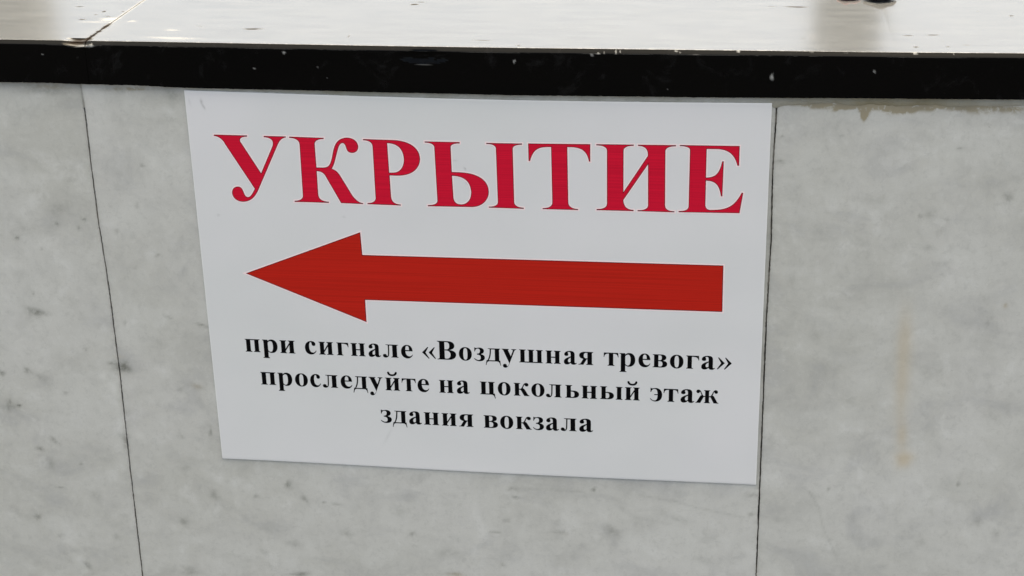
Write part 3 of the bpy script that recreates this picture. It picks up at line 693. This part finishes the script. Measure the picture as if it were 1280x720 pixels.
def offset(p, d):
    """d > 0 grows the filled side; outer contours counter-clockwise, holes clockwise"""
    a = p - np.roll(p, 1, 0)
    b = np.roll(p, -1, 0) - p
    a = a / np.linalg.norm(a, axis=1)[:, None]
    b = b / np.linalg.norm(b, axis=1)[:, None]
    na = np.stack([a[:, 1], -a[:, 0]], -1)
    nb = np.stack([b[:, 1], -b[:, 0]], -1)
    m = na + nb
    L = np.clip(np.sum(m * m, 1), .35, None)
    return p + d * 2 * m / L[:, None]

from mathutils.geometry import delaunay_2d_cdt
def fill(groups):
    """groups: list of lists of closed polylines (outer + holes); returns flat verts and triangles"""
    V, F = [], []
    for polys in groups:
        pts, loops, k = [], [], 0
        for p in polys:
            pts += [Vector(q) for q in p]
            loops.append(list(range(k, k + len(p))))
            k += len(p)
        edges = [(l[i], l[(i + 1) % len(l)]) for l in loops for i in range(len(l))]
        r = delaunay_2d_cdt(pts, edges, [], 0, 1e-6)
        vv, tris = r[0], r[2]
        def inside(q):
            c = False
            for p in polys:
                x0, y0 = p[:, 0], p[:, 1]
                x1, y1 = np.roll(x0, -1), np.roll(y0, -1)
                cr = ((y0 > q[1]) != (y1 > q[1]))
                with np.errstate(divide='ignore', invalid='ignore'):
                    xi = x0 + (q[1] - y0) / (y1 - y0) * (x1 - x0)
                c ^= bool(np.sum(cr & (xi > q[0])) % 2)
            return c
        off = len(V)
        V += [(a.x, a.y) for a in vv]
        for t in tris:
            cen = sum((vv[i] for i in t), Vector((0, 0))) / len(t)
            if inside(cen):
                F.append([off + i for i in t])
    return V, F

def print_layer(V, F, lift):
    """ink film: flat, lift mm in front of the sheet, facing -Y"""
    v3 = [(x / 1000, (YS - lift) / 1000, z / 1000 + Z0) for x, z in V]
    f3 = []
    for t in F:
        a, b, c = (np.array(V[i]) for i in t[:3])
        s = (b[0] - a[0]) * (c[1] - a[1]) - (b[1] - a[1]) * (c[0] - a[0])
        f3.append(list(t) if s > 0 else list(t)[::-1])
    return v3, f3

def orient(polys):
    """first contour of each nested set is outer; holes lie inside another contour"""
    res = []
    for i, p in enumerate(polys):
        q = p[0]
        nest = 0
        for j, o in enumerate(polys):
            if i != j:
                x0, y0 = o[:, 0], o[:, 1]
                x1, y1 = np.roll(x0, -1), np.roll(y0, -1)
                cr = ((y0 > q[1]) != (y1 > q[1]))
                with np.errstate(divide='ignore', invalid='ignore'):
                    xi = x0 + (q[1] - y0) / (y1 - y0) * (x1 - x0)
                nest += int(np.sum(cr & (xi > q[0])) % 2)
        want = 1 if nest % 2 == 0 else -1
        res.append(p if area(p) * want > 0 else p[::-1].copy())
    return res

def big_print(name, path, inkmat, halo=.95, inset=.42):
    polys = orient([clean(p) for p in parse(path, 10)])
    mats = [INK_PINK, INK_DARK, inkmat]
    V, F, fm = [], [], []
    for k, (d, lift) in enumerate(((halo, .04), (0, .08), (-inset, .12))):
        pl = [offset(p, d) if d else p for p in polys]
        v, f = fill([pl])
        v, f = print_layer(v, f, lift)
        o = len(V)
        V += v
        F += [[i + o for i in t] for t in f]
        fm += [k] * len(f)
    return mesh_obj(name, V, F, None, sign, mats=mats, fmat=fm, seed=0)

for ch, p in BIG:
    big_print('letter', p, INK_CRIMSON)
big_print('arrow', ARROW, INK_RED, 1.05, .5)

# --- lowercase bold serif letters, drawn in units (x-height 460, capitals 662, y up)
def stem(x, w=138, y0=0, y1=460, tl=1, tr=1, bl=1, br=1, o=40, s=20, r=38):
    a, b = x, x + w
    P = f"M{a - o * bl},{y0} L{b + o * br},{y0} "
    P += f"L{b + o},{y0 + s} Q{b},{y0 + s + 4} {b},{y0 + s + r} " if br else f"L{b},{y0 + s} "
    P += f"L{b},{y1 - s - r} Q{b},{y1 - s - 4} {b + o},{y1 - s} L{b + o},{y1} " if tr else f"L{b},{y1} "
    P += f"L{a - o},{y1} L{a - o},{y1 - s} Q{a},{y1 - s - 4} {a},{y1 - s - r} " if tl else f"L{a},{y1} "
    P += f"L{a},{y0 + s + r} Q{a},{y0 + s + 4} {a - o},{y0 + s} Z" if bl else f"L{a},{y0 + s} Z"
    return P
def rect(x0, x1, y0, y1):
    return f"M{x0},{y0} L{x1},{y0} L{x1},{y1} L{x0},{y1} Z"
BREVE = "M80,650 C84,690 142,695 152,652 C162,604 204,588 245,588 C286,588 328,604 338,652 C348,695 406,690 410,650 C402,568 332,524 245,524 C158,524 88,568 80,650 Z"
DIAG = "M175,76 L175,152 L315,384 L315,306 Z"
SOFT = "M0,460 L222,460 L222,440 Q180,438 180,405 L180,265 L250,265 C375,265 445,215 445,135 C445,45 370,0 250,0 L0,0 L0,20 Q42,22 42,60 L42,400 Q42,438 0,440 Z M180,230 L180,65 C180,42 190,33 215,33 C270,33 297,70 297,132 C297,195 270,230 205,230 Z"
KA = "M178,252 L230,255 C262,275 290,340 310,385 C335,440 365,472 415,472 C460,472 488,445 488,405 C488,368 462,345 428,345 C392,345 378,362 368,388 C362,402 354,402 347,390 C332,358 322,310 300,280 C340,262 352,250 370,218 L455,70 Q480,22 515,20 L515,0 L345,0 L245,190 C235,212 220,222 178,222 Z"
def shift(path, sx, dx):
    return re.sub(r'(-?[\d.]+),(-?[\d.]+)', lambda m: '%g,%g' % (float(m.group(1)) * sx + dx, float(m.group(2))), path)
GUIL = "M10,232 L205,428 L234,420 L130,228 L264,20 L236,8 Z"
GLY = {
 'п': [stem(42, tr=0), stem(310, tl=0), rect(178, 312, 424, 460)],
 'и': [stem(42), stem(310), DIAG],
 'й': [stem(42), stem(310), DIAG, BREVE],
 'г': [stem(42, tr=0), "M178,460 L402,460 L412,300 L392,300 C380,385 335,422 178,424 Z"],
 'н': [stem(42), stem(310), rect(178, 312, 210, 246)],
 'р': [stem(42, y0=-205, y1=445, tl=0, tr=0), "M0,460 L180,460 L180,400 L42,400 Q42,438 0,440 Z",
       "M170,395 C200,445 250,473 312,473 C420,473 492,370 492,235 C492,90 412,-13 300,-13 C245,-13 205,8 170,45 L170,105 C195,52 222,27 255,27 C320,27 345,110 345,240 C345,350 322,412 268,412 C225,412 195,380 170,340 Z"],
 'с': ["M405,122 C352,10 282,-13 215,-13 C90,-13 20,95 20,225 C20,370 110,473 235,473 C330,473 385,420 385,365 C385,325 355,300 320,300 C280,300 257,328 254,363 C251,408 247,432 222,432 C180,432 165,350 165,255 C165,140 205,60 285,60 C325,60 358,88 388,136 Z"],
 'а': ["M35,345 C35,420 120,473 230,473 C340,473 385,430 385,340 L385,85 C385,55 395,45 408,45 C420,45 432,50 440,62 L455,46 C430,5 395,-13 345,-13 C290,-13 262,10 252,55 C215,10 170,-13 120,-13 C60,-13 22,25 22,85 C22,185 110,222 250,280 L250,345 C250,400 235,434 195,434 C170,434 155,424 155,407 C155,390 175,380 175,345 C175,312 150,290 108,290 C65,290 35,312 35,345 Z M250,238 C190,208 160,170 160,125 C160,90 178,68 203,68 C222,68 240,80 250,97 Z"],
 'л': ["M105,460 L302,460 L302,424 L212,424 L205,170 C203,50 170,-13 95,-13 C45,-13 10,15 10,58 C10,95 35,118 68,118 C105,118 120,92 128,62 C133,45 142,42 150,52 C160,65 165,110 168,170 L172,424 C160,438 140,440 105,442 Z", stem(300, tl=0)],
 'е': ["M405,248 L165,248 C170,140 215,65 290,65 C335,65 365,90 390,132 L406,120 C365,25 305,-13 230,-13 C100,-13 22,90 22,225 C22,370 110,473 225,473 C330,473 400,395 405,248 Z M165,286 L287,286 C287,390 268,438 225,438 C185,438 165,385 165,286 Z"],
 '«': [GUIL, shift(GUIL, 1, 228)],
 '»': [shift(GUIL, -1, 500), shift(GUIL, -1, 272)],
 'В': ["M20,662 L350,662 C470,662 550,600 550,505 C550,420 492,370 395,350 C520,335 595,280 595,185 C595,70 500,0 350,0 L20,0 L20,22 Q85,25 85,72 L85,590 Q85,638 20,640 Z M245,626 L245,365 L290,365 C360,365 395,410 395,495 C395,580 360,626 300,626 Z M245,328 L245,80 C245,50 260,37 300,37 C385,37 425,90 425,180 C425,275 370,328 290,328 Z"],
 'о': ["M250,473 C385,473 475,370 475,232 C475,90 385,-13 250,-13 C115,-13 25,90 25,232 C25,370 115,473 250,473 Z M250,438 C195,438 177,370 177,230 C177,90 195,22 250,22 C305,22 323,90 323,230 C323,370 305,438 250,438 Z"],
 'з': ["M25,330 L45,330 C60,400 100,437 145,437 C190,437 215,405 215,355 C215,290 180,258 110,255 L110,222 C195,218 238,180 238,120 C238,60 205,30 160,30 C110,30 65,50 28,97 L10,82 C45,20 110,-13 190,-13 C300,-13 378,40 378,122 C378,187 330,227 240,242 C310,262 352,300 352,360 C352,430 285,473 195,473 C150,473 120,457 80,457 C65,457 55,462 45,473 L25,473 Z"],
 'д': ["M80,460 L302,460 L302,424 L182,424 C182,245 155,110 100,30 L60,30 C115,130 142,270 140,424 Q138,438 80,440 Z", stem(300, y0=15, tl=0, bl=0, br=0),
       "M35,36 L470,36 C474,-40 480,-90 492,-140 L470,-140 C455,-50 430,-5 370,0 L120,0 C60,-5 38,-50 27,-140 L5,-140 C12,-80 20,-30 35,36 Z"],
 'у': ["M0,460 L235,460 L235,440 C205,440 202,425 214,395 L292,205 L354,385 C364,418 355,438 310,440 L310,460 L475,460 L475,440 C435,436 422,420 407,385 L270,10 C225,-115 190,-213 110,-213 C60,-213 30,-185 30,-140 C30,-100 55,-72 95,-72 C135,-72 155,-100 155,-130 C155,-150 165,-160 180,-155 C205,-140 220,-100 238,-45 L60,385 C45,420 30,438 0,440 Z"],
 'ш': [stem(42, br=0), stem(315, bl=0, br=0), stem(588, bl=0), rect(170, 600, 0, 36)],
 'я': ["M302,460 L215,460 C100,460 38,405 38,328 C38,265 80,222 160,207 L85,60 C72,32 50,22 10,20 L10,0 L165,0 L265,195 L302,195 Z M302,426 L262,426 C205,426 178,390 178,328 C178,262 205,230 262,230 L302,230 Z", stem(290, tl=0)],
 'т': ["M20,460 L470,460 L480,305 L460,305 C450,390 410,422 330,424 L160,424 C80,422 42,390 30,305 L10,305 Z", stem(176, y1=440, tl=0, tr=0)],
 'в': ["M0,460 L270,460 C370,460 430,420 430,350 C430,295 395,262 320,245 C410,232 462,190 462,125 C462,45 390,0 275,0 L0,0 L0,20 Q42,22 42,60 L42,400 Q42,438 0,440 Z M180,428 L180,256 L215,256 C265,256 290,285 290,345 C290,400 268,428 220,428 Z M180,222 L180,62 C180,40 190,33 222,33 C282,33 312,65 312,125 C312,190 278,222 215,222 Z"],
 'ц': [stem(42, br=0), stem(290, bl=0, br=0), rect(170, 300, 0, 36), "M360,40 L466,40 C468,-20 478,-80 490,-135 L466,-135 C455,-50 425,-2 360,0 Z", rect(420, 462, 0, 36)],
 'к': [stem(42), KA],
 'ь': [SOFT],
 'ы': [SOFT, stem(545)],
 'э': ["M15,473 L15,325 L38,325 C55,395 95,437 150,437 C215,437 245,375 248,252 L140,252 L140,218 L248,218 C245,90 215,25 145,25 C95,25 55,50 20,102 L0,90 C40,20 105,-13 180,-13 C312,-13 397,85 397,230 C397,375 315,473 190,473 C145,473 110,455 75,455 C55,455 45,460 38,473 Z"],
 'ж': [stem(306), shift(KA, 1, 264), shift(KA, -1, 486)],
}
XU = 10.75 / 460.0
for row in LINES:
    V, F = [], []
    for ch, xl, xr, zb in row:
        parts = [orient([clean(q, 1.0) for q in parse(p, 6)]) for p in GLY[ch]]
        allx = np.concatenate([q[:, 0] for pp in parts for q in pp])
        x0, x1 = allx.min(), allx.max()
        sx = (xr - xl) / (x1 - x0)
        gv, gf = [], []
        for k, pp in enumerate(parts):
            pl = [np.stack([(q[:, 0] - x0) * sx + xl, q[:, 1] * XU + zb], -1) for q in pp]
            v, f = fill([pl])
            v, f = print_layer(v, f, .06 + .012 * k)
            o = len(V)
            V += v
            F += [[i + o for i in t] for t in f]
    mesh_obj('text_line', V, F, INK_BLACK, sign)

# ------------------------------------------------------------------ dark petal lying on the ledge
def petal_material(name, c0, c1):
    a = M(name, Roughness=.8)
    v = a.coord()
    a.set('Base_Color', a.mix(a.ramp(a.noise(v, 200, 3, .6), .35, .65), c0, c1))
    return a.m
def petal(name, label, cx, cy, w, d, rot, lift, mat):
    """a shrivelled cup-shaped petal, pointed at one side"""
    nu, nv = 25, 13
    V = []
    ca, sa = math.cos(rot), math.sin(rot)
    for j in range(nv):
        t = j / (nv - 1) * 2 - 1
        for i in range(nu):
            s = i / (nu - 1) * 2 - 1
            half = (1 - abs(s) ** 2.2) ** .75 * (1 - .15 * s)
            x = s * w
            y = t * d * half
            z = .8 + lift * ((x / w) ** 2 * .5 + (t * half) ** 2) + .5 * math.sin(7 * s + 3 * t) * half
            V.append((cx + x * ca - y * sa, cy + x * sa + y * ca, z))
    V = np.array(V)
    top = V.copy()
    bot = V.copy()
    top[:, 2] += .35
    allv = np.concatenate([top, bot])
    allv[:, 2] += ZT - bot[:, 2].min() + .25
    n = nu * nv
    F = grid_faces(nv, nu)
    Fb = grid_faces(nv, nu, n, True)
    idx = np.arange(n).reshape(nv, nu)
    loop = np.concatenate([idx[0, :], idx[1:, -1], idx[-1, -2::-1], idx[-2:0:-1, 0]])
    Fs = np.stack([loop, loop + n, np.roll(loop, -1) + n, np.roll(loop, -1)], -1)
    o = mesh_obj(name, allv / 1000 + np.array([0, 0, Z0]), np.concatenate([F, Fb, Fs]), mat, None, True)
    o['label'] = label
    o['category'] = 'petal'
    return o
petal('flower_petal', 'nearly black dried petal lying on the ledge at the upper edge', PETAL[1][0] , PETAL[1][1] + 17, 13, 12, .25, 3.0,
      petal_material('dark_maroon_petal', (.022, .002, .005), (.05, .004, .009)))
petal('flower_petal', 'small faded pink petal left of the nearly black one on the ledge', PETAL[3][0] + 4, PETAL[3][1] + 11, 9, 7, -.1, 1.2,
      petal_material('faded_pink_petal', (.62, .22, .26), (.72, .36, .38)))
